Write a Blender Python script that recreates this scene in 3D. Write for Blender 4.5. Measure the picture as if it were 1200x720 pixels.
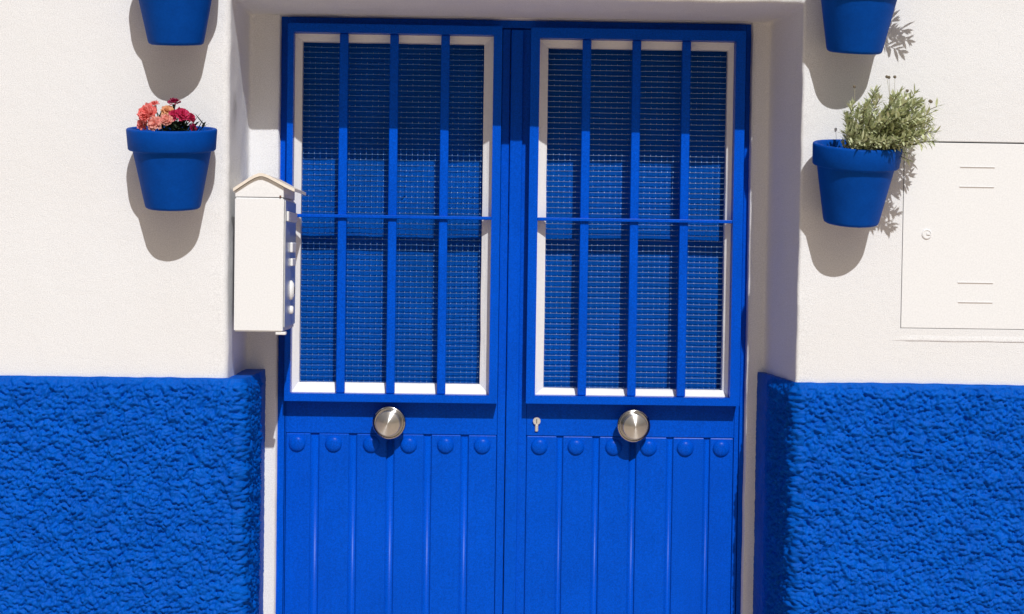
import bpy, bmesh, math, random
from mathutils import Vector, Matrix, noise
import numpy as np

random.seed(7)
sc = bpy.context.scene
COL = sc.collection
for o in list(bpy.data.objects):
    bpy.data.objects.remove(o)

# ------------------------------------------------------------------ camera
YAW, PITCH, ROLL = math.radians(1.0235), math.radians(1.6958), math.radians(0.8174)
cam_d = bpy.data.cameras.new('camera')
cam = bpy.data.objects.new('camera', cam_d)
COL.objects.link(cam)
fw = Vector((math.sin(YAW)*math.cos(PITCH), math.cos(YAW)*math.cos(PITCH), -math.sin(PITCH)))
r0 = Vector((math.cos(YAW), -math.sin(YAW), 0)); u0 = r0.cross(fw)
rr = r0*math.cos(ROLL) + u0*math.sin(ROLL)
uu = -r0*math.sin(ROLL) + u0*math.cos(ROLL)
m3 = Matrix((rr, uu, -fw)).transposed()
cam.matrix_world = Matrix.Translation((0, -4.7144, 1.5)) @ m3.to_4x4()
cam_d.sensor_width = 36.0
cam_d.lens = 36.0*2031.84/1200.0
cam_d.clip_start = 0.05
cam_d.clip_end = 500
sc.camera = cam

# ------------------------------------------------------------------ sky and sun
TO_SUN = Vector((0.190, -1.0, 0.88)).normalized()
EL = math.asin(TO_SUN.z)
world = bpy.data.worlds.new('World'); sc.world = world
world.use_nodes = True
wn = world.node_tree
sky = wn.nodes.new('ShaderNodeTexSky')
sky.sky_type = 'NISHITA'; sky.sun_disc = False
sky.sun_elevation = EL
sky.sun_rotation = math.atan2(TO_SUN.x, TO_SUN.y)
sky.air_density = 1.0; sky.dust_density = 4.0; sky.ozone_density = 1.0
bg = wn.nodes['Background']
wn.links.new(sky.outputs[0], bg.inputs[0])
bg.inputs[1].default_value = 0.05
sun_d = bpy.data.lights.new('sun', 'SUN')
sun_d.energy = 5.0; sun_d.angle = math.radians(0.5); sun_d.color = (1.0, 0.99, 0.972)
sun = bpy.data.objects.new('sun', sun_d); COL.objects.link(sun)
sun.rotation_euler = TO_SUN.to_track_quat('Z', 'Y').to_euler()
sun.location = (2, -8, 8)
vs = sc.view_settings
vs.view_transform = 'Standard'; vs.look = 'None'; vs.exposure = -0.58; vs.gamma = 1.0
vs.use_curve_mapping = False
sc.render.engine = 'CYCLES'
sc.cycles.max_bounces = 8
sc.cycles.diffuse_bounces = 5

# ------------------------------------------------------------------ materials
def mat(name, col, rough=0.6, metal=0.0, spec=0.5, var=0.0, var_scale=8.0, bumps=(), col2=None,
        mottle=0.0, mottle_scale=60.0, streak=0.0):
    m = bpy.data.materials.new(name); m.use_nodes = True
    nt = m.node_tree; b = nt.nodes['Principled BSDF']
    b.inputs['Base Color'].default_value = (*col, 1)
    b.inputs['Roughness'].default_value = rough
    b.inputs['Metallic'].default_value = metal
    b.inputs['Specular IOR Level'].default_value = spec
    tc = nt.nodes.new('ShaderNodeTexCoord')
    geo = nt.nodes.new('ShaderNodeNewGeometry')
    src = geo.outputs['Position']
    cur = None
    for amt, scl, c2 in ((var, var_scale, col2), (mottle, mottle_scale, None)):
        if amt <= 0: continue
        n = nt.nodes.new('ShaderNodeTexNoise'); n.inputs['Scale'].default_value = scl
        n.inputs['Detail'].default_value = 6
        nt.links.new(src, n.inputs['Vector'])
        mr = nt.nodes.new('ShaderNodeMapRange')
        mr.inputs[1].default_value = 0.3; mr.inputs[2].default_value = 0.7
        nt.links.new(n.outputs[0], mr.inputs[0])
        if c2 is not None:
            mr.inputs[3].default_value = 0; mr.inputs[4].default_value = amt
            mx = nt.nodes.new('ShaderNodeMix'); mx.data_type = 'RGBA'
            nt.links.new(mr.outputs[0], mx.inputs[0])
            mx.inputs[6].default_value = (*col, 1); mx.inputs[7].default_value = (*c2, 1)
            cur = mx.outputs[2]
        else:
            mr.inputs[3].default_value = 1-amt; mr.inputs[4].default_value = 1+amt
            mx = nt.nodes.new('ShaderNodeMix'); mx.data_type = 'RGBA'; mx.blend_type = 'MULTIPLY'
            mx.inputs[0].default_value = 1
            if cur is not None: nt.links.new(cur, mx.inputs[6])
            else: mx.inputs[6].default_value = (*col, 1)
            nt.links.new(mr.outputs[0], mx.inputs[7])
            cur = mx.outputs[2]
    if streak > 0:
        mp = nt.nodes.new('ShaderNodeMapping'); mp.inputs['Scale'].default_value = (170, 60, 7)
        nt.links.new(src, mp.inputs['Vector'])
        n = nt.nodes.new('ShaderNodeTexNoise'); n.inputs['Scale'].default_value = 1.0; n.inputs['Detail'].default_value = 5
        nt.links.new(mp.outputs[0], n.inputs['Vector'])
        mr = nt.nodes.new('ShaderNodeMapRange'); mr.inputs[1].default_value = 0.3; mr.inputs[2].default_value = 0.7
        mr.inputs[3].default_value = 1-streak; mr.inputs[4].default_value = 1+streak
        nt.links.new(n.outputs[0], mr.inputs[0])
        mx = nt.nodes.new('ShaderNodeMix'); mx.data_type = 'RGBA'; mx.blend_type = 'MULTIPLY'; mx.inputs[0].default_value = 1
        if cur is not None: nt.links.new(cur, mx.inputs[6])
        else: mx.inputs[6].default_value = (*col, 1)
        nt.links.new(mr.outputs[0], mx.inputs[7]); cur = mx.outputs[2]
    if cur is not None: nt.links.new(cur, b.inputs['Base Color'])
    prev = None
    for scl, strength, dist in bumps:
        n = nt.nodes.new('ShaderNodeTexNoise'); n.inputs['Scale'].default_value = scl
        n.inputs['Detail'].default_value = 4
        nt.links.new(src, n.inputs['Vector'])
        bp = nt.nodes.new('ShaderNodeBump'); bp.inputs['Strength'].default_value = strength
        bp.inputs['Distance'].default_value = dist
        nt.links.new(n.outputs[0], bp.inputs['Height'])
        if prev is not None: nt.links.new(prev, bp.inputs['Normal'])
        prev = bp.outputs[0]
    if prev is not None: nt.links.new(prev, b.inputs['Normal'])
    return m

M = {}
M['plaster'] = mat('white_plaster', (0.758, 0.770, 0.795), 0.85, var=0.5, var_scale=2.2, col2=(0.715, 0.708, 0.705),
                   mottle=0.12, mottle_scale=340, bumps=((420, 0.8, 0.0018), (60, 0.25, 0.003), (9, 0.22, 0.012)), spec=0.25)
M['dado'] = mat('blue_rough_plaster', (0.0004, 0.098, 0.53), 0.5, var=0.9, var_scale=20, col2=(0.0003, 0.072, 0.42),
                mottle=0.15, mottle_scale=280, bumps=((420, 0.6, 0.0014), (190, 0.4, 0.002)), spec=0.06)
M['door'] = mat('blue_gloss_paint', (0.0004, 0.076, 0.56), 0.27, var=0.8, var_scale=5, col2=(0.0003, 0.064, 0.48),
                streak=0.035, mottle=0.20, mottle_scale=260, bumps=((90, 0.12, 0.0015), (500, 0.08, 0.0004)), spec=0.05)
M['pot'] = mat('blue_pot_paint', (0.0004, 0.064, 0.375), 0.6, var=0.6, var_scale=25, col2=(0.0003, 0.050, 0.30),
               mottle=0.08, mottle_scale=180, bumps=((300, 0.3, 0.001), (40, 0.2, 0.002)), spec=0.06)
M['white'] = mat('white_paint', (0.79, 0.79, 0.79), 0.55, mottle=0.03, mottle_scale=120, bumps=((200, 0.2, 0.001),))
M['enamel'] = mat('white_enamel', (0.755, 0.765, 0.78), 0.5, mottle=0.06, mottle_scale=250, bumps=((250, 0.15, 0.0006),))
M['roof_edge'] = mat('cream_enamel', (0.77, 0.70, 0.61), 0.5, mottle=0.05, mottle_scale=120)
M['wire'] = mat('galvanised_wire', (0.12, 0.27, 0.54), 0.26, metal=0.6)
M['wire_bare'] = mat('bare_wire', (0.26, 0.39, 0.58), 0.26, metal=0.6)
M['worn'] = mat('worn_wire', (0.30, 0.44, 0.64), 0.30, metal=0.6)
M['wire_blue'] = mat('blue_wire', (0.004, 0.09, 0.46), 0.6, spec=0.1)
M['steel'] = mat('polished_steel', (0.46, 0.455, 0.45), 0.12, metal=1.0)
M['slit_shade'] = mat('slit_shade_brown', (0.46, 0.41, 0.38), 0.8)  # shade of the louvre slits, put into a brown-grey colour
M['bright'] = mat('satin_nickel', (0.80, 0.79, 0.77), 0.38, metal=0.8)
M['panelsteel'] = mat('grey_steel_sheet', (0.68, 0.70, 0.72), 0.32, metal=0.65, mottle=0.08, mottle_scale=90)
M['black'] = mat('dark_gap', (0.01, 0.01, 0.012), 0.6)
M['soil'] = mat('potting_soil', (0.035, 0.022, 0.014), 0.95, mottle=0.5, mottle_scale=150, bumps=((150, 0.8, 0.01),))
M['pave'] = mat('pale_paving', (0.64, 0.49, 0.35), 0.85, var=0.7, var_scale=1.5, col2=(0.58, 0.44, 0.31),
                mottle=0.1, mottle_scale=60, bumps=((80, 0.3, 0.004),))
M['road'] = mat('light_concrete', (0.58, 0.45, 0.32), 0.9, var=0.7, var_scale=0.7, col2=(0.52, 0.40, 0.285),
                mottle=0.1, mottle_scale=40, bumps=((60, 0.3, 0.006),))
M['stone'] = mat('step_stone', (0.40, 0.37, 0.33), 0.7, var=0.6, var_scale=6, col2=(0.33, 0.30, 0.27))

# pane: deep blue frosted glass backed with blue cloth
M['pane'] = mat('blue_backed_glass', (0.001, 0.135, 0.72), 0.4, var=0.65, var_scale=4.5, col2=(0.001, 0.085, 0.42), spec=0.06,
                bumps=((14, 0.25, 0.01),))

# spun steel with radial streaks
def spun_steel():
    m = bpy.data.materials.new('spun_steel'); m.use_nodes = True
    nt = m.node_tree; b = nt.nodes['Principled BSDF']
    b.inputs['Base Color'].default_value = (0.64, 0.635, 0.63, 1)
    b.inputs['Metallic'].default_value = 1
    b.inputs['Roughness'].default_value = 0.28
    b.inputs['Anisotropic'].default_value = 0.9
    b.inputs['Anisotropic Rotation'].default_value = 0.25
    t = nt.nodes.new('ShaderNodeTangent'); t.direction_type = 'RADIAL'; t.axis = 'Z'
    nt.links.new(t.outputs[0], b.inputs['Tangent'])
    return m
M['spun'] = spun_steel()

def leafmat(name, col, col2, trans=0.25):
    m = mat(name, col, 0.6, var=1.0, var_scale=70, col2=col2, spec=0.3)
    nt = m.node_tree; b = nt.nodes['Principled BSDF']
    out = nt.nodes['Material Output']
    tr = nt.nodes.new('ShaderNodeBsdfTranslucent')
    lk = b.inputs['Base Color'].links
    if lk: nt.links.new(lk[0].from_socket, tr.inputs[0])
    mx = nt.nodes.new('ShaderNodeMixShader'); mx.inputs[0].default_value = trans
    nt.links.new(b.outputs[0], mx.inputs[1]); nt.links.new(tr.outputs[0], mx.inputs[2])
    nt.links.new(mx.outputs[0], out.inputs[0])
    return m
M['sage'] = leafmat('sage_leaf', (0.74, 0.75, 0.50), (0.44, 0.51, 0.28))
M['sagestem'] = mat('woody_stem', (0.10, 0.085, 0.05), 0.8)
M['stalk'] = mat('thin_stalk', (0.36, 0.34, 0.24), 0.8)
M['budhead'] = mat('seed_head', (0.16, 0.13, 0.09), 0.9)
M['cleaf'] = leafmat('carnation_leaf', (0.045, 0.075, 0.04), (0.02, 0.04, 0.025), 0.15)
M['salmon'] = leafmat('salmon_petal', (0.86, 0.15, 0.15), (0.86, 0.36, 0.32), 0.3)
M['pink'] = leafmat('pink_petal', (0.86, 0.32, 0.30), (0.88, 0.56, 0.46), 0.3)
M['peach'] = leafmat('peach_petal', (0.84, 0.55, 0.30), (0.84, 0.42, 0.25), 0.3)
M['magenta'] = leafmat('magenta_petal', (0.52, 0.015, 0.085), (0.66, 0.05, 0.16), 0.25)
M['darkmag'] = leafmat('dark_magenta_petal', (0.27, 0.008, 0.05), (0.40, 0.015, 0.10), 0.2)

# smudge of old mortar on the left reveal, part of the plaster itself
def add_smudge(m, pts):
    nt = m.node_tree; b = nt.nodes['Principled BSDF']
    geo = nt.nodes.new('ShaderNodeNewGeometry')
    src = b.inputs['Base Color'].links[0].from_socket
    for (p, r, amt) in pts:
        vm = nt.nodes.new('ShaderNodeVectorMath'); vm.operation = 'DISTANCE'
        vm.inputs[1].default_value = p
        nt.links.new(geo.outputs['Position'], vm.inputs[0])
        mr = nt.nodes.new('ShaderNodeMapRange'); mr.inputs[1].default_value = r; mr.inputs[2].default_value = 0
        nt.links.new(vm.outputs['Value'], mr.inputs[0])
        n = nt.nodes.new('ShaderNodeTexNoise'); n.inputs['Scale'].default_value = 70
        n.inputs['Detail'].default_value = 5
        nt.links.new(geo.outputs['Position'], n.inputs['Vector'])
        mu = nt.nodes.new('ShaderNodeMath'); mu.operation = 'MULTIPLY'
        nt.links.new(mr.outputs[0], mu.inputs[0]); nt.links.new(n.outputs[0], mu.inputs[1])
        mu2 = nt.nodes.new('ShaderNodeMath'); mu2.operation = 'MULTIPLY'; mu2.use_clamp = True
        nt.links.new(mu.outputs[0], mu2.inputs[0]); mu2.inputs[1].default_value = amt
        mx = nt.nodes.new('ShaderNodeMix'); mx.data_type = 'RGBA'
        nt.links.new(mu2.outputs[0], mx.inputs[0])
        nt.links.new(src, mx.inputs[6]); mx.inputs[7].default_value = (0.34, 0.33, 0.33, 1)
        src = mx.outputs[2]
    nt.links.new(src, b.inputs['Base Color'])
add_smudge(M['plaster'], [((-0.688, 0.10, 1.905), 0.05, 1.3), ((-0.689, 0.09, 1.86), 0.07, 0.6)])

# ------------------------------------------------------------------ helpers
def link(name, me, m=None, parent=None):
    o = bpy.data.objects.new(name, me); COL.objects.link(o)
    if m is not None and not me.materials:
        for q in (m if isinstance(m, (list, tuple)) else [m]): me.materials.append(q)
    if parent is not None: o.parent = parent
    return o
def empty(name, loc=(0, 0, 0)):
    o = bpy.data.objects.new(name, None); COL.objects.link(o); o.location = loc
    o.empty_display_size = 0.1
    return o
def tag(o, label=None, cat=None, group=None, kind=None):
    if label: o['label'] = label
    if cat: o['category'] = cat
    if group: o['group'] = group
    if kind: o['kind'] = kind
    return o
def obj(name, bm, m, parent=None, smooth=False, off=None):
    """bmesh in world coordinates -> object whose mesh is relative to its parent empty"""
    bmesh.ops.recalc_face_normals(bm, faces=bm.faces)
    if parent is not None and off is None:
        off = WLOC.get(parent.name, Vector((0, 0, 0)))
    if off is not None:
        bmesh.ops.translate(bm, verts=bm.verts, vec=-Vector(off))
    me = bpy.data.meshes.new(name); bm.to_mesh(me); bm.free()
    if smooth:
        for p in me.polygons: p.use_smooth = True
    return link(name, me, m, parent)
WLOC = {}
def thing(name, loc, label, cat, group=None):
    o = empty(name, loc); tag(o, label, cat, group); WLOC[o.name] = Vector(loc); return o
def inherit(o, parent):
    WLOC[o.name] = WLOC.get(parent.name, Vector((0, 0, 0))); return o
def box(bm, x0, x1, y0, y1, z0, z1, bev=0.0, seg=2):
    r = bmesh.ops.create_cube(bm, size=1)
    vs_ = r['verts']
    for v in vs_:
        v.co = Vector((x0 + (v.co.x+.5)*(x1-x0), y0 + (v.co.y+.5)*(y1-y0), z0 + (v.co.z+.5)*(z1-z0)))
    if bev > 0:
        es = list({e for v in vs_ for e in v.link_edges})
        bmesh.ops.bevel(bm, geom=es, offset=bev, segments=seg, affect='EDGES', profile=0.5)
    return vs_
def boxobj(name, dims, m, parent, bev=0.0015, smooth=False):
    bm = bmesh.new(); box(bm, *dims, bev=bev)
    o = obj(name, bm, m, parent, smooth)
    return inherit(o, parent) if parent is not None else o
def lathe(bm, prof, seg=48, mtx=None, close=True):
    rings = []
    for r, z in prof:
        if r < 1e-6:
            rings.append([bm.verts.new((0, 0, z))])
        else:
            rings.append([bm.verts.new((r*math.cos(2*math.pi*k/seg), r*math.sin(2*math.pi*k/seg), z)) for k in range(seg)])
    fs = []
    for a, b in zip(rings[:-1], rings[1:]):
        for k in range(seg):
            k2 = (k+1) % seg
            if len(a) == 1 and len(b) == 1: continue
            if len(a) == 1: fs.append(bm.faces.new((a[0], b[k], b[k2])))
            elif len(b) == 1: fs.append(bm.faces.new((a[k], b[0], a[k2])))
            else: fs.append(bm.faces.new((a[k], b[k], b[k2], a[k2])))
    if mtx is not None:
        for ring in rings:
            for v in ring: v.co = mtx @ v.co
    return fs
def tube(bm, pts, rad, seg=5, rad2=None):
    pts = [Vector(p) for p in pts]
    rings = []
    for i, p in enumerate(pts):
        d = (pts[min(i+1, len(pts)-1)] - pts[max(i-1, 0)]).normalized()
        a = d.orthogonal().normalized(); b = d.cross(a)
        r = rad if rad2 is None else rad + (rad2-rad)*i/(len(pts)-1)
        rings.append([bm.verts.new(p + a*r*math.cos(2*math.pi*k/seg) + b*r*math.sin(2*math.pi*k/seg)) for k in range(seg)])
    for A, B in zip(rings[:-1], rings[1:]):
        for k in range(seg):
            bm.faces.new((A[k], A[(k+1) % seg], B[(k+1) % seg], B[k]))
    bm.faces.new(rings[0][::-1]); bm.faces.new(rings[-1])
def wavy(a, b, n): return [a + (b-a)*i/n for i in range(n+1)]

# ------------------------------------------------------------------ ground
bm = bmesh.new(); box(bm, -60, 60, -90, -2.304, -0.4, -0.12)
tag(obj('street', bm, M['road']), 'pale concrete street in front of the house', 'street', kind='structure')
bm = bmesh.new(); box(bm, -60, 60, -2.30, 0.8, -0.4, 0.0, bev=0.012)
tag(obj('pavement', bm, M['pave']), 'pale stone pavement along the house wall', 'pavement', kind='structure')

# ------------------------------------------------------------------ house wall
XL, XR, ZS = -0.687, 0.864, 2.196          # opening
house = thing('house_facade', (0.09, 0.3, 0), 'white plastered house front with a rough blue painted base', 'building')
def build_wall():
    bm = bmesh.new()
    rl, rrx, rt = 0.020, 0.009, 0.012        # corner roundings left, right, top
    prof = []                                # (oL, oR, oT, depth)
    prof.append((0.09+0.18, 0.055+0.18, 0.06, -0.0))  # placeholder replaced below
    prof = []
    prof.append((0.10, 0.10, 0.10, 0.0))
    prof.append((0.06, 0.06, 0.06, 0.0))
    for i in range(7):
        a = math.pi/2*i/6
        prof.append((rl*(1-math.sin(a)), rrx*(1-math.sin(a)), rt*(1-math.sin(a)), None if False else (1-math.cos(a))))
    fixed = []
    for q in prof:
        fixed.append(q)
    # depth of arc points differs per side: keep the (1-cos) factor and scale per side
    rows = []
    for i, q in enumerate(fixed):
        if i < 2: rows.append((q[0], q[1], q[2], 0.0, 0.0, 0.0))
        else: rows.append((q[0], q[1], q[2], rl*q[3], rrx*q[3], rt*q[3]))
    for d in (0.06, 0.10, 0.14, 0.18, 0.22, 0.26, 0.30, 0.34, 0.378):
        rows.append((0.0, -0.024*d/0.39, 0.0, d, d, d))
    rows.append((-0.002, -0.026, -0.0005, 0.387, 0.387, 0.387))
    rows.append((-0.008, -0.032, -0.001, 0.391, 0.391, 0.391))
    rows.append((-0.045, -0.055, -0.0012, 0.391, 0.391, 0.391))
    rows.append((-0.084, -0.0735, -0.0015, 0.391, 0.391, 0.391))
    rows.append((-0.0885, -0.076, -0.0018, 0.395, 0.395, 0.395))
    rows.append((-0.0885, -0.076, -0.002, 0.56, 0.56, 0.56))
    NV, NT = 170, 110
    def ringpts(r):
        oL, oR, oT, dL, dR, dT = r
        x0, x1, z1 = XL-oL, XR+oR, ZS+oT
        pts = []
        for i in range(NV): pts.append((x0, dL, z1*i/NV))
        for i in range(NT): pts.append((x0+(x1-x0)*i/NT, dL if i == 0 else dT, z1))
        for i in range(NV+1): pts.append((x1, dR, z1*(1-i/NV)))
        return pts
    rings = []
    for j, r in enumerate(rows):
        ring = []
        for p in ringpts(r):
            v = Vector(p)
            if 1 <= j and j < len(rows)-1:
                k = 0.3 if j == 1 else 1.0
                if p[1] > 0.375: k = 0.45
                n = noise.noise_vector(v*9)*0.0030 + noise.noise_vector(v*38+Vector((5, 3, 1)))*0.0012
                if j == 1: n.y = 0
                if p[2] < 0.01: n.z = 0
                v = v + n*k
            ring.append(bm.verts.new(v))
        rings.append(ring)
    for A, B in zip(rings[:-1], rings[1:]):
        for k in range(len(A)-1):
            f = bm.faces.new((A[k], A[k+1], B[k+1], B[k])); f.smooth = True
    # plain front beyond the ring, with the hole of the meter cupboard
    gx0, gx1, gz = XL-0.10, XR+0.10, ZS+0.10
    xs = [-7, gx0, gx1, 1.145, 1.555, 7]; zs = [0, 1.316, 1.829, gz, 5.5]
    for i in range(5):
        for k in range(4):
            if xs[i] == gx0 and zs[k+1] <= gz+1e-6: continue
            if xs[i] == 1.145 and zs[k] == 1.316: continue
            vs_ = [bm.verts.new((xs[i+a], 0, zs[k+b])) for a, b in ((0, 0), (1, 0), (1, 1), (0, 1))]
            bm.faces.new(vs_)
    # unseen back, top and end slabs, added to stop light leaking in from behind
    box(bm, -7, 7, 0.62, 0.9, 0.0, 5.5)
    box(bm, -7, 7, 0.0005, 0.62, 5.4, 5.5)
    box(bm, -7, -6.8, 0.0005, 0.62, 0, 5.4)
    box(bm, 6.8, 7, 0.0005, 0.62, 0, 5.4)
    me = bpy.data.meshes.new('wall')
    bmesh.ops.translate(bm, verts=bm.verts, vec=-WLOC[house.name])
    bm.to_mesh(me); bm.free()
    return link('wall', me, M['plaster'], house)
build_wall()

# rough blue base: a thick coat of splashed plaster that turns round the corner into the doorway
def lump(s, z):
    p = Vector((s, z*1.15, 0))
    w = noise.noise_vector(p*30)*0.010
    q = p + Vector((w.x, w.y, 0.0))
    da = noise.voronoi(Vector((q.x*80, q.y*84, 1.7)))[0][0]
    db = noise.voronoi(Vector((q.x*140, q.y*150, 8.1)))[0][0]
    a = max(0.0, 1 - da*da*1.5); b = max(0.0, 1 - db*db*1.5)
    e = abs(noise.noise(Vector((q.x*75, q.y*84, 4.4))))
    c = noise.noise(Vector((q.x*24, q.y*26, 3.3)))
    d = noise.noise(Vector((q.x*190, q.y*190, 5.5)))
    return 0.0118*a + 0.0072*b + 0.0060*min(e, .5) + 0.0075*c + 0.0020*d + 0.0020
def build_dado(side, corner, back_x, ztop, seed):
    # path in plan from far along the wall to the back of the reveal: (x, y, nx, ny, amplitude, arc length)
    sgn = -1 if side == 'L' else 1
    R0 = 0.022
    far = 7.0
    yf = -0.0085
    path = []
    def add(x, y, nx, ny, amp): path.append((x, y, nx, ny, amp))
    xs = []
    x = far
    c = abs(corner)
    near = c + R0
    xs += [7.0, 5.0, 4.0]
    x = 3.0
    while x > near + 0.95: xs.append(x); x -= 0.014
    while x > near: xs.append(x); x -= 0.0031
    for x in xs: add(sgn*x, yf, 0, -1, 0 if x > 3.1 else 1)
    for i in range(9):
        a = math.pi/2*i/8
        add(sgn*(c + R0*(1-math.sin(a))), yf + R0*(1-math.cos(a)), -sgn*math.sin(a), -math.cos(a), 1)
    y = yf + R0 + 0.004
    bx = abs(back_x)
    ye = 0.3885
    while y < ye:
        t = (y-(yf+R0))/(ye-(yf+R0))
        amp = 1.0 if y < 0.19 else max(0.08, 1.0-(y-0.19)/0.12)
        add(sgn*(c + (bx-c)*t), y, -sgn, 0, amp); y += 0.005
    add(sgn*bx, ye, -sgn, 0, 0.1)
    zz = []
    z = 0.0
    while z < 0.40: zz.append(z); z += 0.012
    while z < ztop-0.002: zz.append(z); z += 0.0031
    zz.append(ztop)
    nS, nZ = len(path), len(zz)
    co = []; s = 0; px = None
    cols = []
    for (x, y, nx, ny, amp) in path:
        if px is not None: s += math.hypot(x-px[0], y-px[1])
        px = (x, y)
        edge = noise.noise(Vector((s*22, seed, 0)))*0.0016 + noise.noise(Vector((s*3, seed, 4)))*0.002
        for k, z in enumerate(zz):
            dt = ztop - z
            fade = min(1.0, 0.12 + dt/0.03)
            h = lump(s + seed, z)*amp*fade if amp > 0 else 0
            zo = z + edge*(max(0, 1 - dt/0.05))
            co.append((x + nx*h, y + ny*h, zo))
    faces = []
    for i in range(nS-1):
        for k in range(nZ-1):
            a = i*nZ + k
            faces.append((a, a+nZ, a+nZ+1, a+1))
    # top ledge back to the wall
    base = len(co)
    for i, (x, y, nx, ny, amp) in enumerate(path):
        t = co[i*nZ + nZ-1]
        depth = 0.016 if ny < -0.99 else 0.075
        if abs(nx) > 0.99:
            co.append((x - nx*0.075, y, t[2]+0.0005))
        elif ny < -0.99:
            co.append((x if abs(x) > c+R0+0.075 else sgn*max(abs(x), c+0.05), y+0.016, t[2]+0.0005))
        else:
            co.append((sgn*(c+0.06), 0.02, t[2]+0.0005))
    for i in range(nS-1):
        faces.append((i*nZ+nZ-1, (i+1)*nZ+nZ-1, base+i+1, base+i))
    # closing face at the inner end
    e0 = len(co)
    x, y = path[-1][0], path[-1][1]
    for z in zz: co.append((x + sgn*0.075, y, z))
    for k in range(nZ-1):
        faces.append(((nS-1)*nZ+k, e0+k, e0+k+1, (nS-1)*nZ+k+1))
    me = bpy.data.meshes.new('base_coat')
    off = WLOC[house.name]
    me.from_pydata([(a-off.x, b-off.y, c_-off.z) for a, b, c_ in co], [], faces)
    nmain = (nS-1)*(nZ-1)
    sm = [i < nmain for i in range(len(faces))]
    me.polygons.foreach_set('use_smooth', sm)
    bm = bmesh.new(); bm.from_mesh(me); bmesh.ops.recalc_face_normals(bm, faces=bm.faces); bm.to_mesh(me); bm.free()
    o = link('base_coat', me, M['dado'], house)
    o['label'] = 'rough blue wall base left of the door' if side == 'L' else 'rough blue wall base right of the door'
    return o
build_dado('L', -0.6410, -0.632, 1.156, 2.0)
build_dado('R', 0.862, 0.820, 1.166, 9.0)

bm = bmesh.new(); box(bm, XL-0.02, XR+0.02, 0.30, 0.60, 0.0, 0.05, bev=0.006)
tag(obj('doorstep', bm, M['stone']), 'low stone doorstep under the blue double door', 'doorstep', kind='structure')

# ------------------------------------------------------------------ fixed door frame
fr = thing('door_frame', (0.097, 0.43, 0.05), 'blue painted fixed frame around the double door', 'door frame')
boxobj('jamb', (-0.5985, -0.578, 0.424, 0.52, 0.05, 2.194), M['door'], fr)
boxobj('jamb', (0.774, 0.7925, 0.424, 0.52, 0.05, 2.194), M['door'], fr)
boxobj('head', (-0.5778, 0.7738, 0.425, 0.52, 2.171, 2.194), M['door'], fr)

# ------------------------------------------------------------------ door leaves
YS, YC, YM, YP = 0.425, 0.3685, 0.449, 0.482   # stile face, casing face, mesh, pane
def frame_mesh(bm, ox0, ox1, oz0, oz1, ix0, ix1, iz0, iz1, yf_out, yf_in, yb):
    """mitred rectangular frame; front face may slope from outer to inner edge"""
    def ring(x0, x1, z0, z1, y): return [bm.verts.new(p) for p in ((x0, y, z0), (x1, y, z0), (x1, y, z1), (x0, y, z1))]
    A = ring(ox0, ox1, oz0, oz1, yf_out); B = ring(ix0, ix1, iz0, iz1, yf_in)
    C = ring(ix0, ix1, iz0, iz1, yb); D = ring(ox0, ox1, oz0, oz1, yb)
    for P, Q in ((A, B), (B, C), (C, D), (D, A)):
        for k in range(4):
            bm.faces.new((P[k], P[(k+1) % 4], Q[(k+1) % 4], Q[k]))
def bevel_all(bm, w):
    bmesh.ops.bevel(bm, geom=[e for e in bm.edges if e.calc_face_angle(0) > 0.6], offset=w, segments=2, affect='EDGES')

def stud_mesh():
    bm = bmesh.new()
    prof = [(0.0255, 0.0), (0.0255, 0.0012)] + [(0.0245*math.cos(a), 0.0012+0.0145*math.sin(a)*0.8) for a in [i*math.pi/2/9 for i in range(10)]]
    prof[-1] = (0.0, prof[-1][1])
    lathe(bm, prof, 28, Matrix.Rotation(math.radians(90), 4, 'X'))
    me = bpy.data.meshes.new('stud')
    bmesh.ops.recalc_face_normals(bm, faces=bm.faces)
    bm.to_mesh(me); bm.free()
    for p in me.polygons: p.use_smooth = True
    me.materials.append(M['door'])
    return me
STUD = stud_mesh()

def knob(leaf, x, z, tilt):
    base = WLOC[leaf.name]
    # local +Z is the knob axis, turned to point at the street
    def part(name, prof, m, parent, rot):
        bm = bmesh.new(); lathe(bm, prof, 64)
        bmesh.ops.recalc_face_normals(bm, faces=bm.faces)
        me = bpy.data.meshes.new(name); bm.to_mesh(me); bm.free()
        for p in me.polygons: p.use_smooth = True
        o = link(name, me, m, parent)
        return o
    k = part('doorknob', [(0.0, 0.0), (0.030, 0.0), (0.030, 0.006), (0.024, 0.009), (0.021, 0.022), (0.024, 0.032),
                          (0.036, 0.034), (0.046, 0.038), (0.0495, 0.0425), (0.0495, 0.0480), (0.0475, 0.0510), (0.0445, 0.0520),
                          (0.0425, 0.0480), (0.0385, 0.0480), (0.0, 0.0480)], M['steel'], leaf, None)
    k.location = Vector((x, YS, z)) - base
    k.rotation_euler = (math.radians(90), 0, math.radians(tilt))
    mod = k.modifiers.new('edge', 'EDGE_SPLIT'); mod.split_angle = math.radians(40)
    c = part('knob_face', [(0.0330, 0.0485), (0.0362, 0.0800), (0.0357, 0.0815), (0.0345, 0.0822), (0.017, 0.0859), (0.0, 0.0896)], M['spun'], k, None)
    mod = c.modifiers.new('edge', 'EDGE_SPLIT'); mod.split_angle = math.radians(16)
    return k

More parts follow.
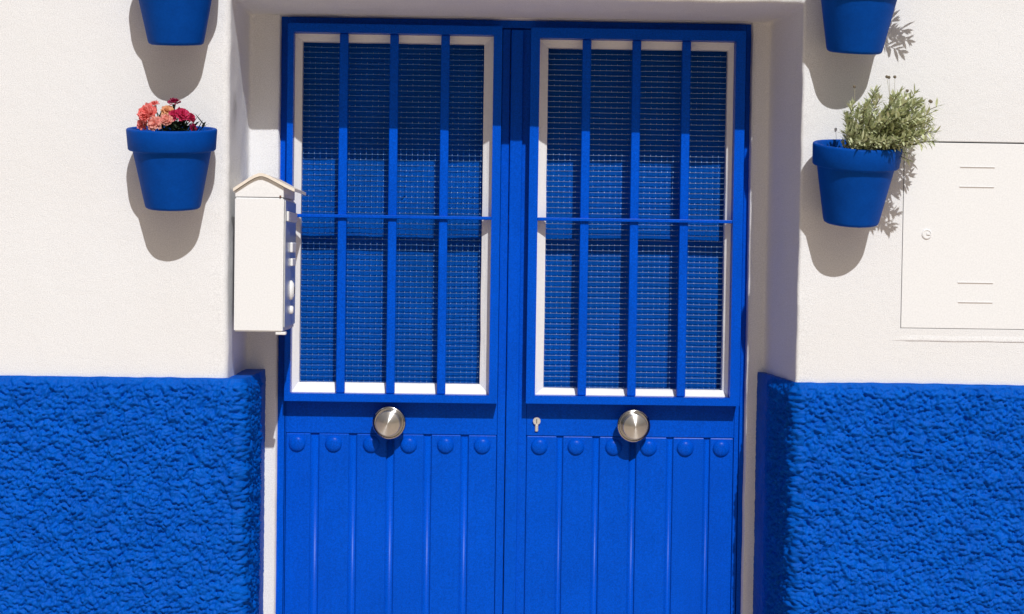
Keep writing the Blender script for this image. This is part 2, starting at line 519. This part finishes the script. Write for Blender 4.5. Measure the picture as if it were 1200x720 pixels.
def wire_mesh(leaf_part, x0, x1, z0, z1):
    bm = bmesh.new()
    pz, px = 0.01572, 0.0170
    rw = 0.00066
    rnd = random.Random(int(x0*1000))
    n = int((z1-z0)/pz)
    for i in range(n+1):
        z = z0 + 0.006 + i*pz
        if z > z1: break
        pts = []
        for t in range(9):
            pts.append((x0 + (x1-x0)*t/8, YM + rnd.uniform(-.0012, .0012), z + rnd.uniform(-.0008, .0008)))
        tube(bm, pts, rw, 4)
    m = int((x1-x0)/px)
    bm.faces.ensure_lookup_table(); nf = len(bm.faces)
    for j in range(m+1):
        x = x0 + 0.007 + j*px
        if x > x1: break
        for i in range(n+1):
            z = z0 + 0.006 + i*pz
            if z > z1 or rnd.random() < 0.08: continue
            h = rnd.uniform(.0018, .0044)
            xx = x + rnd.uniform(-.001, .001)
            tube(bm, [(xx, YM-0.0008, z-0.0008), (xx + rnd.uniform(-.0006, .0006), YM-0.0002, z+h)], 0.00048, 4)
    for i_, f_ in enumerate(bm.faces): f_.material_index = 1 if i_ >= nf else 0
    o = obj('wire_mesh', bm, [M['wire_bare'] if x0 > 0.1 else M['wire'], M['worn']], leaf_part)
    o['kind'] = 'stuff'
    bm = bmesh.new()
    for j in range(m+1):
        x = x0 + 0.007 + j*px
        if x > x1: break
        tube(bm, [(x, YM+0.0022, z0), (x, YM+0.0022, z1)], 0.0004, 4)
    o2 = obj('upright_wire', bm, M['wire_blue'], leaf_part)
    o2['kind'] = 'stuff'
    return o

def make_leaf(name, label, x0, x1, cas, cin, win, bars, planks, studs, stile_l, stile_r, knob_x, knob_tilt, seed):
    L = thing(name, ((x0+x1)/2, YS, 0.055), label, 'door')
    cz0, cz1 = cas[2], cas[3]
    # carcass: back board, stiles and rails
    boxobj('back_board', (x0+0.004, x1-0.004, 0.4335, 0.452, 0.06, 1.03), M['door'], L, 0)
    boxobj('stile', (x0, stile_l, YS, 0.470, 0.055, 2.168), M['door'], L, 0.002)
    boxobj('stile', (stile_r, x1, YS, 0.470, 0.055, 2.168), M['door'], L, 0.002)
    boxobj('rail', (stile_l+0.0006, stile_r-0.0006, YS+0.0004, 0.4330, 0.9665, cz0+0.012), M['door'], L, 0.0012)
    boxobj('rail', (stile_l+0.0006, stile_r-0.0006, YS+0.0004, 0.4330, 0.055, 0.17), M['door'], L, 0.0012)
    for i, (a, b) in enumerate(planks):
        dy = random.Random(seed+i).uniform(-0.0006, 0.0008)
        boxobj('plank', (a, b, YS+0.0006+dy, 0.4332, 0.1712, 0.9653), M['door'], L, 0.0028)
    for (a, b), (c_, d_) in zip(planks[:-1], planks[1:]):
        bm = bmesh.new()
        x0_, x1_ = b+0.0030, c_-0.0030
        n_ = 8
        r_ = []
        for z_ in (0.1714, 0.9585):
            r_.append([bm.verts.new((x0_ + (x1_-x0_)*i/n_, 0.4334 - 0.0030*math.sin(math.pi*(0.04+0.92*i/n_))**0.6, z_)) for i in range(n_+1)])
        for i in range(n_):
            f = bm.faces.new((r_[0][i], r_[0][i+1], r_[1][i+1], r_[1][i])); f.smooth = True
        e_ = [bm.verts.new((x0_, 0.4334, 0.9585)), bm.verts.new((x1_, 0.4334, 0.9585))]
        bm.faces.new([e_[0]] + r_[1] + [e_[1]])
        obj('rib', bm, M['door'], L)
    for sx in studs:
        s = link('stud', STUD, None, L)
        s.location = Vector((sx, YS+0.0004, 0.9345)) - WLOC[L.name]
    # window
    W = empty('window'); W.parent = L; inherit(W, L)
    bm = bmesh.new()
    frame_mesh(bm, *cas, *cin, YC, YC, 0.4245)
    bevel_all(bm, 0.0025)
    obj('casing', bm, M['door'], W)
    bm = bmesh.new()
    frame_mesh(bm, cin[0]-0.008, cin[1]+0.008, cin[2]-0.008, cin[3]+0.008, *win, 0.404, 0.428, 0.455)
    bmesh.ops.subdivide_edges(bm, edges=bm.edges, cuts=14, use_grid_fill=True)
    for v in bm.verts:
        n = noise.noise_vector(v.co*28)*0.0016 + noise.noise_vector(v.co*90)*0.0009
        v.co += n*0.8
    o = obj('putty_border', bm, M['white'], W)
    o['label'] = 'uneven white border around the mesh'
    wire_mesh(W, win[0]-0.004, win[1]+0.004, win[2]-0.004, win[3]+0.004)
    # pane with very slight ripple
    bm = bmesh.new()
    nx, nz = 30, 50
    g = []
    for i in range(nx+1):
        col = []
        for k in range(nz+1):
            x = win[0]-0.02 + (win[1]-win[0]+0.04)*i/nx; z = win[2]-0.02 + (win[3]-win[2]+0.04)*k/nz
            y = YP + 0.006*noise.noise(Vector((x*9+seed, z*1.6, 0.3))) + 0.002*noise.noise(Vector((x*22+seed, z*6, 2.3)))
            col.append(bm.verts.new((x, y, z)))
        g.append(col)
    for i in range(nx):
        for k in range(nz): bm.faces.new((g[i][k], g[i+1][k], g[i+1][k+1], g[i][k+1]))
    r = bmesh.ops.solidify(bm, geom=bm.faces, thickness=-0.004)
    obj('pane', bm, M['pane'], W, smooth=True)
    # grille
    G = empty('grille'); G.parent = L; inherit(G, L)
    for bx in bars:
        boxobj('bar', (bx-0.0127, bx+0.0127, 0.383, 0.4075, cin[2]+0.0006, cin[3]-0.0006), M['door'], G, 0.003)
    boxobj('crossbar', (cin[0]+0.0006, cin[1]-0.0006, 0.3715, 0.4135, 1.604, 1.6135), M['door'], G, 0.0015)
    knob(L, knob_x, 1.004, knob_tilt)
    return L

ll = make_leaf('door_leaf', 'left leaf of the blue double door, nearer the mailbox, with round knob',
          -0.5765, 0.0765, (-0.5735, 0.0515, 1.065, 2.1685), (-0.5560, 0.0265, 1.0885, 2.1430), (-0.5365, -0.0005, 1.1165, 2.1230),
          (-0.411, -0.264, -0.1145),
          [(-0.573, -0.5000), (-0.4755, -0.3860), (-0.3635, -0.2760), (-0.2525, -0.1645), (-0.1420, -0.0545), (-0.0320, 0.0515)],
          (-0.540, -0.432, -0.320, -0.209, -0.100, 0.009), -0.5742, 0.0530, -0.263, -3.5, 3)
rl_ = make_leaf('door_leaf', 'right leaf of the blue double door, with round knob and keyhole',
          0.0800, 0.7720, (0.1355, 0.7650, 1.0665, 2.1670), (0.1620, 0.7360, 1.0900, 2.1370), (0.1885, 0.7210, 1.1080, 2.1160),
          (0.3005, 0.4470, 0.5935),
          [(0.1415, 0.2305), (0.2490, 0.3375), (0.3580, 0.4465), (0.4675, 0.5585), (0.5775, 0.6700), (0.6875, 0.7570)],
          (0.179, 0.288, 0.400, 0.504, 0.614, 0.721), 0.1395, 0.7585, 0.4525, 3.0, 11)
boxobj('astragal', (0.0785, 0.1150, 0.4130, 0.4248, 0.06, 2.165), M['door'], rl_, 0.003)
# lock cylinder
bm = bmesh.new()
lathe(bm, [(0.0, -0.002), (0.0112, -0.002), (0.0118, 0.006), (0.0108, 0.0078), (0.0, 0.0078)], 24,
      Matrix.Translation((0.170, YS, 1.010)) @ Matrix.Rotation(math.radians(90), 4, 'X'))
lk = inherit(obj('lock_cylinder', bm, M['bright'], rl_), rl_)
boxobj('cylinder_tail', (0.1648, 0.1752, YS-0.0065, YS+0.003, 0.9785, 1.001), M['bright'], lk, 0.003)
boxobj('key_slot', (0.1690, 0.1710, YS-0.0084, YS-0.0070, 1.0035, 1.0165), M['black'], lk, 0)

# ------------------------------------------------------------------ mailbox in the corner of the doorway
mb = thing('mailbox', (-0.60, 0.125, 1.285), 'white metal mailbox with a gabled roof at the left corner of the doorway', 'mailbox')
bx0, bx1, by0, by1 = -0.6680, -0.5365, -0.016, 0.265
def prism_xz(bm, poly, y0, y1, bev=0.0):
    a = [bm.verts.new((x, y0, z)) for x, z in poly]; b = [bm.verts.new((x, y1, z)) for x, z in poly]
    bm.faces.new(a[::-1]); bm.faces.new(b)
    n = len(poly)
    for k in range(n): bm.faces.new((a[k], a[(k+1) % n], b[(k+1) % n], b[k]))
    bmesh.ops.recalc_face_normals(bm, faces=bm.faces)
    if bev: bmesh.ops.bevel(bm, geom=list(bm.edges), offset=bev, segments=2, affect='EDGES')
bm = bmesh.new()
prism_xz(bm, [(bx0, 1.2850), (bx1, 1.2850), (bx1, 1.6470), (bx0, 1.6470)], by0, by1, 0.003)
obj('body', bm, M['enamel'], mb)
bm = bmesh.new()
prism_xz(bm, [(bx0+0.001, 1.6490), (bx1-0.001, 1.6490), (bx1-0.001, 1.6755), (-0.560, 1.6885), (-0.580, 1.6985), (-0.593, 1.7028), (-0.603, 1.7026), (-0.615, 1.6980), (-0.630, 1.6895), (-0.650, 1.6760), (bx0+0.001, 1.6635)], by0+0.0012, by1, 0.0)
obj('gable', bm, M['enamel'], mb)
# bent sheet roof with curled ridge
def roof_pts(off):
    pts = [(-0.6720, 1.6625), (-0.650, 1.6775), (-0.630, 1.6910), (-0.615, 1.6995), (-0.603, 1.7040), (-0.593, 1.7042), (-0.580, 1.7000),
           (-0.560, 1.6900), (-0.535, 1.6765), (-0.520, 1.6695), (-0.5065, 1.6640)]
    return [(x, z+off) for x, z in pts]
bm = bmesh.new()
lo, hi = roof_pts(0.0), roof_pts(0.0085)
prism_xz(bm, lo + hi[::-1], by0-0.010, by1+0.012, 0)
inherit(obj('roof', bm, M['roof_edge'], mb), mb)
bm = bmesh.new()
lathe(bm, [(0.0, 0.0), (0.0028, 0.0), (0.0028, 0.002), (0.0, 0.0024)], 12, Matrix.Translation((-0.5455, by0-0.0005, 1.651)) @ Matrix.Rotation(math.radians(90), 4, 'X'))
obj('screw', bm, mat('rusty_screw', (0.16, 0.06, 0.03), 0.7), mb)
# door panel on the side that faces the doorway, with flap, name holder and lock
pn = boxobj('door_panel', (bx1+0.0005, bx1+0.0045, by0+0.012, by1-0.010, 1.297, 1.640), M['panelsteel'], mb, 0.0012)
boxobj('letter_flap', (bx1+0.0048, bx1+0.0105, by0+0.030, by1-0.03, 1.585, 1.612), M['enamel'], pn, 0.0022)
boxobj('name_holder', (bx1+0.0048, bx1+0.0130, 0.10, 0.19, 1.500, 1.528), M['enamel'], pn, 0.003)
boxobj('name_holder', (bx1+0.0048, bx1+0.0125, 0.11, 0.19, 1.462, 1.484), M['enamel'], pn, 0.003)
def side_lathe(name, prof, y, z, m, parent, sy=1.0, sz=1.0):
    bm = bmesh.new()
    lathe(bm, prof, 24, Matrix.Translation((bx1+0.0046, y, z)) @ Matrix.Diagonal((1, sy, sz, 1)) @ Matrix.Rotation(math.radians(90), 4, 'Y'))
    return obj(name, bm, m, parent, smooth=True)
side_lathe('lock', [(0.016, 0.0), (0.016, 0.004), (0.011, 0.010), (0.0, 0.011)], 0.13, 1.395, M['enamel'], pn, 1.1, 1.7)
side_lathe('keyhole', [(0.004, 0.0105), (0.004, 0.012), (0.0, 0.012)], 0.13, 1.395, M['black'], pn, 1.0, 2.6)
side_lathe('latch', [(0.009, 0.0), (0.009, 0.006), (0.006, 0.009), (0.0, 0.009)], 0.13, 1.340, M['enamel'], pn, 1.0, 1.3)
boxobj('bottom_hinge', (-0.556, -0.528, by0+0.004, by0+0.03, 1.2765, 1.2845), M['enamel'], mb, 0.002)
boxobj('wall_bracket', (-0.700, bx0-0.0003, 0.17, 0.24, 1.36, 1.56), M['enamel'], mb, 0.0)

# ------------------------------------------------------------------ meter cupboard
mc = thing('meter_cupboard', (1.35, 0.02, 1.32), 'white flush meter cupboard door in the wall right of the lower right pot', 'cupboard')
bm = bmesh.new()
frame_mesh(bm, 1.1435, 1.5565, 1.3145, 1.8305, 1.1462, 1.5538, 1.3172, 1.8278, 0.0010, 0.0010, 0.07)
obj('housing', bm, M['enamel'], mc)
boxobj('housing_back', (1.140, 1.560, 0.071, 0.08, 1.31, 1.835), M['black'], mc, 0)
bm = bmesh.new(); box(bm, 1.1478, 1.5515, -0.0005, 0.016, 1.3184, 1.8242, bev=0.0010)
dp = inherit(obj('door_panel', bm, M['enamel'], mc), mc)
for (a, b, z) in ((1.300, 1.396, 1.7585), (1.299, 1.395, 1.7045), (1.300, 1.398, 1.4430), (1.302, 1.398, 1.3895)):
    bm = bmesh.new()
    box(bm, a, b, -0.0022, -0.0006, z+0.0002, z+0.0030, bev=0.0007)
    lv_ = inherit(obj('louvre', bm, M['enamel'], dp), dp)
    boxobj('slit_shade', (a+0.001, b-0.001, -0.0009, -0.0002, z-0.0022, z), M['slit_shade'], lv_, 0)  # flat strip coloured as the shadow line under the louvre lip
bm = bmesh.new()
lathe(bm, [(0.0, 0.0), (0.0135, 0.0), (0.0135, 0.003), (0.0105, 0.004), (0.0100, 0.0022), (0.0, 0.0022)], 28,
      Matrix.Translation((1.213, -0.0004, 1.575)) @ Matrix.Rotation(math.radians(90), 4, 'X'))
lc = inherit(obj('lock', bm, M['enamel'], dp), dp)
boxobj('lock_slot', (1.2125, 1.2215, -0.0058, -0.0027, 1.5725, 1.5775), M['enamel'], lc, 0.0006)
# ridge of filler below the cupboard
bm = bmesh.new()
n = 60
rows = []
for i in range(n+1):
    x = 1.105 + 0.50*i/n
    e = min(1.0, i/8.0, (n-i)/8.0)
    zc = 1.2845 + 0.0015*noise.noise(Vector((x*12, 0, 0)))
    rows.append([bm.verts.new((x, 0.0006 - d*e, zc + dz)) for d, dz in ((0, .017), (0.0016, .008), (0.0030, 0.001), (0.0026, -0.0015), (0, -0.003))])
for i in range(n):
    for j in range(4):
        f = bm.faces.new((rows[i][j], rows[i+1][j], rows[i+1][j+1], rows[i][j+1])); f.smooth = True
obj('plaster_ridge', bm, M['plaster'], mc)

# ------------------------------------------------------------------ blue wall pots
def pot_mesh():
    bm = bmesh.new()
    H = 0.212
    prof = [(0.0, 0.0), (0.066, 0.0), (0.0715, 0.003), (0.0740, 0.009), (0.1015, 0.150), (0.1025, 0.153), (0.1110, 0.1545), (0.1140, 0.158), (0.1180, 0.206),
            (0.1175, 0.210), (0.1150, 0.212), (0.1080, 0.212), (0.1055, 0.209), (0.1000, 0.165), (0.092, 0.120), (0.0, 0.118)]
    lathe(bm, prof, 72)
    for v in bm.verts:
        n = noise.noise(v.co*14)*0.0016 + noise.noise(v.co*45+Vector((3, 0, 0)))*0.0005
        rxy = Vector((v.co.x, v.co.y, 0))
        if rxy.length > 1e-4: v.co += rxy.normalized()*n
    bmesh.ops.recalc_face_normals(bm, faces=bm.faces)
    me = bpy.data.meshes.new('pot'); bm.to_mesh(me); bm.free()
    for p in me.polygons: p.use_smooth = True
    me.materials.append(M['pot'])
    return me
def soil_mesh():
    bm = bmesh.new()
    prof = [(0.1012, 0.170), (0.09, 0.176), (0.07, 0.180), (0.045, 0.183), (0.02, 0.184), (0.0, 0.184)]
    lathe(bm, prof, 40)
    for v in bm.verts: v.co.z += 0.006*noise.noise(v.co*50)
    me = bpy.data.meshes.new('soil'); bm.to_mesh(me); bm.free()
    me.materials.append(M['soil'])
    return me
def hook_mesh():
    bm = bmesh.new()
    pts = [(0, 0.116*math.cos(a)*0 + 0.0, 0) for a in (0,)]
    ring = []
    for i in range(41):
        a = 2*math.pi*i/40
        ring.append((0.1052*math.sin(a), 0.1052*math.cos(a), 0.1475))
    tube(bm, ring, 0.0030, 6)
    me = bpy.data.meshes.new('holder_ring'); bm.to_mesh(me); bm.free()
    me.materials.append(M['pot'])
    return me
POT, SOIL = pot_mesh(), soil_mesh()
POTS = {}
def place_pot(key, x, zb, tilt, label, rz=0.0):
    t = math.radians(tilt)
    # base centre, leaning so that the flank lies against the wall
    yb = -0.0825
    o = thing('wall_pot', (x, yb, zb), label, 'flower pot', 'blue pots hung on the wall')
    o.rotation_euler = (t, 0, rz)
    if key[1] == 'r': o.rotation_euler.y = math.radians(1.6)
    p = link('pot', POT, None, o); s = link('soil', SOIL, None, o)
    POTS[key] = o
    return o
place_pot('ll', -0.8225, 1.613, 8.0, 'blue wall pot with pink and magenta carnations, left of the door')
place_pot('lr', 0.9870, 1.599, 10.5, 'blue wall pot holding a grey-green shrub, right of the door')
place_pot('ul', -0.8180, 2.047, 9.5, 'upper left blue wall pot cut by the top of the picture')
place_pot('ur', 0.9870, 2.055, 10.5, 'upper right blue wall pot cut by the top of the picture')
def pot_point(key, x, y, z):
    o = POTS[key]
    return o.location + Matrix.Rotation(o.rotation_euler[0], 3, 'X') @ Vector((x, y, z))

# ------------------------------------------------------------------ carnations
def add_leaf(bm, base, d, length, width, up=Vector((0, 0, 1)), bend=0.3, seg=3):
    d = d.normalized()
    side = d.cross(up)
    if side.length < 1e-3: side = Vector((1, 0, 0))
    side.normalize()
    nrm = side.cross(d).normalized()
    prev = None
    for i in range(seg+1):
        t = i/seg
        c = base + d*length*t - nrm*bend*length*t*t
        w = width*math.sin(math.pi*min(1, 0.12+0.88*t))**0.8 if i < seg else 0.0
        if i == 0: w = width*0.3
        if i == seg:
            v = bm.verts.new(c)
            bm.faces.new((prev[0], prev[1], v))
        else:
            cur = (bm.verts.new(c - side*w/2), bm.verts.new(c + side*w/2))
            if prev: bm.faces.new((prev[0], prev[1], cur[1], cur[0]))
            prev = cur
def blossom(bm, c, axis, R, rnd, layers=4):
    axis = axis.normalized()
    q = axis.to_track_quat('Z', 'Y').to_matrix()
    for L in range(layers):
        f = 1 - L/layers
        n = max(5, int(9*f)+3)
        tilt = math.radians(12 + 62*(L/(layers-0.5)))
        rad = R*(0.62 + 0.38*f)
        a0 = rnd.uniform(0, 6.28)
        for k in range(n):
            a = a0 + 2*math.pi*k/n + rnd.uniform(-.15, .15)
            hw = math.pi/n*1.35
            tl = tilt + rnd.uniform(-.2, .2)
            prev = None
            for r_, wob in ((0.12, 0), (0.6, 0.05), (0.9, 0.10), (1.0, 0.16)):
                row = []
                for j in range(5):
                    u = (j-2)/2
                    aa = a + u*hw*(0.75 if r_ < 0.5 else 1)
                    rr_ = rad*r_*(1 - (0.10*u*u if r_ > .8 else 0)) * (1 + (rnd.uniform(-.09, .09) if r_ > .95 else 0))
                    h = rr_*math.sin(tl) + wob*R*rnd.uniform(-1, 1)
                    xy = rr_*math.cos(tl)
                    row.append(bm.verts.new(c + q @ Vector((xy*math.cos(aa), xy*math.sin(aa), h + 0.02*R*L))))
                if prev:
                    for j in range(4): bm.faces.new((prev[j], prev[j+1], row[j+1], row[j]))
                prev = row
def carnation_plant():
    base = pot_point('ll', 0, 0, 0.180)
    pl = thing('carnation_plant', tuple(base), 'carnations in salmon, peach and magenta growing in the left pot', 'flowers')
    rnd = random.Random(5)
    off = base
    bm = bmesh.new()
    for i in range(230):
        a = rnd.uniform(0, 6.28); r = abs(rnd.gauss(0, 0.032))
        b = base + Vector((r*math.cos(a)*1.2 + 0.014, r*math.sin(a)*0.8 - 0.015, 0.0 + rnd.uniform(0, 0.042)))
        d = Vector((rnd.uniform(-1, 1), rnd.uniform(-1, .8), rnd.uniform(0.1, 1.2)))
        add_leaf(bm, b, d, rnd.uniform(.028, .052), rnd.uniform(.005, .009), bend=rnd.uniform(-.1, .6))
    for i in range(10):
        a = rnd.uniform(-2.6, -0.5)
        b = base + Vector((0.05*math.cos(a), 0.04*math.sin(a), 0.018))
        add_leaf(bm, b, Vector((math.cos(a), math.sin(a)*.6, 0.15)), rnd.uniform(.03, .05), .007, bend=.4)
    fo = obj('foliage', bm, M['cleaf'], pl); fo['kind'] = 'stuff'
    # x, z measured from the photograph at the pot's depth, y spread through the pot
    fl = [(-0.0300, 0.052, -0.060, 0.029, 'salmon', (-.45, -.8, .35)),
          (-0.0220, 0.078, -0.030, 0.018, 'salmon', (-.3, -.3, .9)),
          (-0.0430, 0.026, -0.045, 0.022, 'salmon', (-.7, -.7, .1)),
          (0.0080, 0.062, -0.030, 0.020, 'peach', (.1, -.7, .7)),
          (-0.0060, 0.050, 0.010, 0.017, 'peach', (-.1, -.6, .8)),
          (-0.0120, 0.026, -0.075, 0.022, 'pink', (-.2, -.9, .3)),
          (0.0120, 0.036, -0.070, 0.021, 'pink', (.2, -.9, .4)),
          (0.0260, 0.050, -0.050, 0.018, 'magenta', (.1, -.9, .4)),
          (0.0430, 0.052, -0.050, 0.021, 'magenta', (.4, -.8, .4)),
          (0.0600, 0.046, -0.030, 0.014, 'magenta', (.7, -.6, .3)),
          (0.0210, 0.084, -0.020, 0.021, 'darkmag', (.05, -.25, 1)),
          (0.0680, 0.018, -0.050, 0.013, 'darkmag', (.8, -.5, .1))]
    for i, (x, z, y, R, m, ax) in enumerate(fl):
        x = x*1.15 - 0.016
        c = base + Vector((x, y, z+0.012))
        bm = bmesh.new(); blossom(bm, c, Vector(ax), R*rnd.uniform(.85, 1.05), rnd, layers=3 if i % 3 else 4)
        f = obj('blossom', bm, M[m], pl, smooth=False); inherit(f, pl)
        bm = bmesh.new()
        root = base + Vector((x*0.4, y*0.4, -0.006))
        tip = c - Vector(ax).normalized()*R*0.12
        mid = (root+tip)/2 + Vector((0, 0, 0.004))
        # calyx and stem
        cq = Vector(ax).normalized()
        tube(bm, [root, mid, tip - cq*R*0.7], 0.0016, 5)
        tube(bm, [tip - cq*R*0.75, tip - cq*R*0.3, tip], 0.0024, 6, 0.0055)
        obj('stem', bm, M['cleaf'], f)
carnation_plant()

# ------------------------------------------------------------------ grey-green shrubs
def shrub(key, label, tips, stalks, seed, leaf_scale=1.0, density=1.0):
    base = pot_point(key, 0, 0, 0.180)
    pl = thing('sage_shrub', tuple(base), label, 'shrub')
    rnd = random.Random(seed)
    stem = bmesh.new(); lv = bmesh.new()
    for (tx, ty, tz) in tips:
        tip = base + Vector((tx, ty, tz))
        root = base + Vector((tx*0.18 + rnd.uniform(-.02, .02), ty*0.2 + rnd.uniform(-.02, .02), -0.004))
        c1 = root + Vector((tx*0.25, ty*0.3, max(tz, .03)*0.55 + 0.012))
        pts = []
        for i in range(8):
            t = i/7
            p = root*(1-t)**2 + c1*2*t*(1-t) + tip*t*t
            pts.append(p + Vector((rnd.uniform(-.002, .002),)*3)*(1 if 0 < i < 7 else 0))
        tube(stem, pts, 0.0024, 5, 0.0008)
        n = int((tip-root).length/0.0042*density)
        for i in range(n):
            t = 0.28 + 0.72*(i+rnd.random())/n
            k = min(6, int(t*7)); u = t*7-k
            p = pts[k]*(1-u) + pts[k+1]*u
            ax = (pts[k+1]-pts[k]).normalized()
            a = rnd.uniform(0, 6.28)
            o1 = ax.orthogonal().normalized(); o2 = ax.cross(o1)
            out = o1*math.cos(a) + o2*math.sin(a)
            d = ax*rnd.uniform(0.35, 1.0) + out*rnd.uniform(.6, 1.0) + Vector((0, 0, rnd.uniform(-.15, .35)))
            ln = rnd.uniform(.014, .027)*leaf_scale*(0.75+0.4*t)
            add_leaf(lv, p, d, ln, rnd.uniform(.0050, .0085)*leaf_scale, bend=rnd.uniform(-.2, .4))
        for q in range(5):
            a = rnd.uniform(0, 6.28)
            d = (tip-pts[-2]).normalized() + Vector((math.cos(a), math.sin(a), 0))*rnd.uniform(.2, .6)
            add_leaf(lv, tip, d, rnd.uniform(.012, .022)*leaf_scale, .006*leaf_scale, bend=.1)
    obj('branches', stem, M['sagestem'], pl)['kind'] = 'stuff'
    obj('foliage', lv, M['sage'], pl)['kind'] = 'stuff'
    for (x0, z0, x1, z1, y) in stalks:
        bm = bmesh.new()
        a = base + Vector((x0, y, z0)); b = base + Vector((x1, y-0.005, z1))
        m_ = (a+b)/2 + Vector((rnd.uniform(-.004, .004), 0, 0))
        tube(bm, [a, m_, b], 0.00075, 4, 0.0005)
        s = inherit(obj('flower_stalk', bm, M['stalk'], pl), pl)
        bm = bmesh.new()
        bmesh.ops.create_icosphere(bm, subdivisions=2, radius=0.0042, matrix=Matrix.Translation(b))
        for v in bm.verts: v.co += (v.co-b).normalized()*0.0012*noise.noise(v.co*600)
        obj('seed_head', bm, M['budhead'], s)
    return pl
rnd = random.Random(21)
tips = []
# crown outline follows the photograph: a lump leaning right, rooted at the right half of the pot
for i in range(118):
    while True:
        x = rnd.uniform(-0.035, 0.198); z = rnd.uniform(-0.012, 0.185)
        cx, cz = 0.085, 0.070
        e = ((x-cx)/0.128)**2 + ((z-cz)/0.102)**2
        if e < 1.0 and z > -0.015 + max(0, (x-0.12))*0.35: break
    y = rnd.uniform(-0.15, 0.045)
    if y < -0.10: z = max(z, 0.035)
    tips.append((x, y, z))
tips += [(-0.012, -.02, .135), (-0.02, -.03, .125), (0.045, -.02, .165), (0.05, 0.0, .175), (0.06, .01, .155), (0.19, -.02, .09), (0.2, -.01, .07), (0.17, -.01, .115)]
tips += [(rnd.uniform(0.0, .12), rnd.uniform(-.14, -.10), rnd.uniform(-0.03, 0.03)) for _ in range(0)]
stalks = [(0.090, 0.13, 0.080, 0.212, 0.0), (0.094, 0.13, 0.088, 0.212, 0.01), (0.098, 0.13, 0.099, 0.211, -0.01),
          (0.118, 0.12, 0.135, 0.176, 0.0), (0.150, 0.09, 0.168, 0.135, -.01), (0.145, 0.08, 0.153, 0.125, 0.01),
          (0.178, 0.09, 0.196, 0.150, 0.0), (0.180, 0.085, 0.202, 0.149, 0.01), (-0.005, 0.13, -0.006, 0.185, 0.0)]
shrub('lr', 'bushy grey-green shrub with thin seed stalks in the lower right pot', tips, stalks, 4)
rnd = random.Random(9)
tips2 = [(rnd.uniform(-.08, .10), rnd.uniform(-.06, .05), rnd.uniform(.05, .13)) for _ in range(22)]
tips2 += [(0.165, -.05, 0.02), (0.185, -.06, 0.05), (0.175, -.05, -0.015), (0.15, -.055, 0.07), (0.19, -.04, 0.005)]
shrub('ur', 'leafy shrub in the upper right pot, out of sight but for its shadow', tips2, [], 8, leaf_scale=1.35, density=0.7)
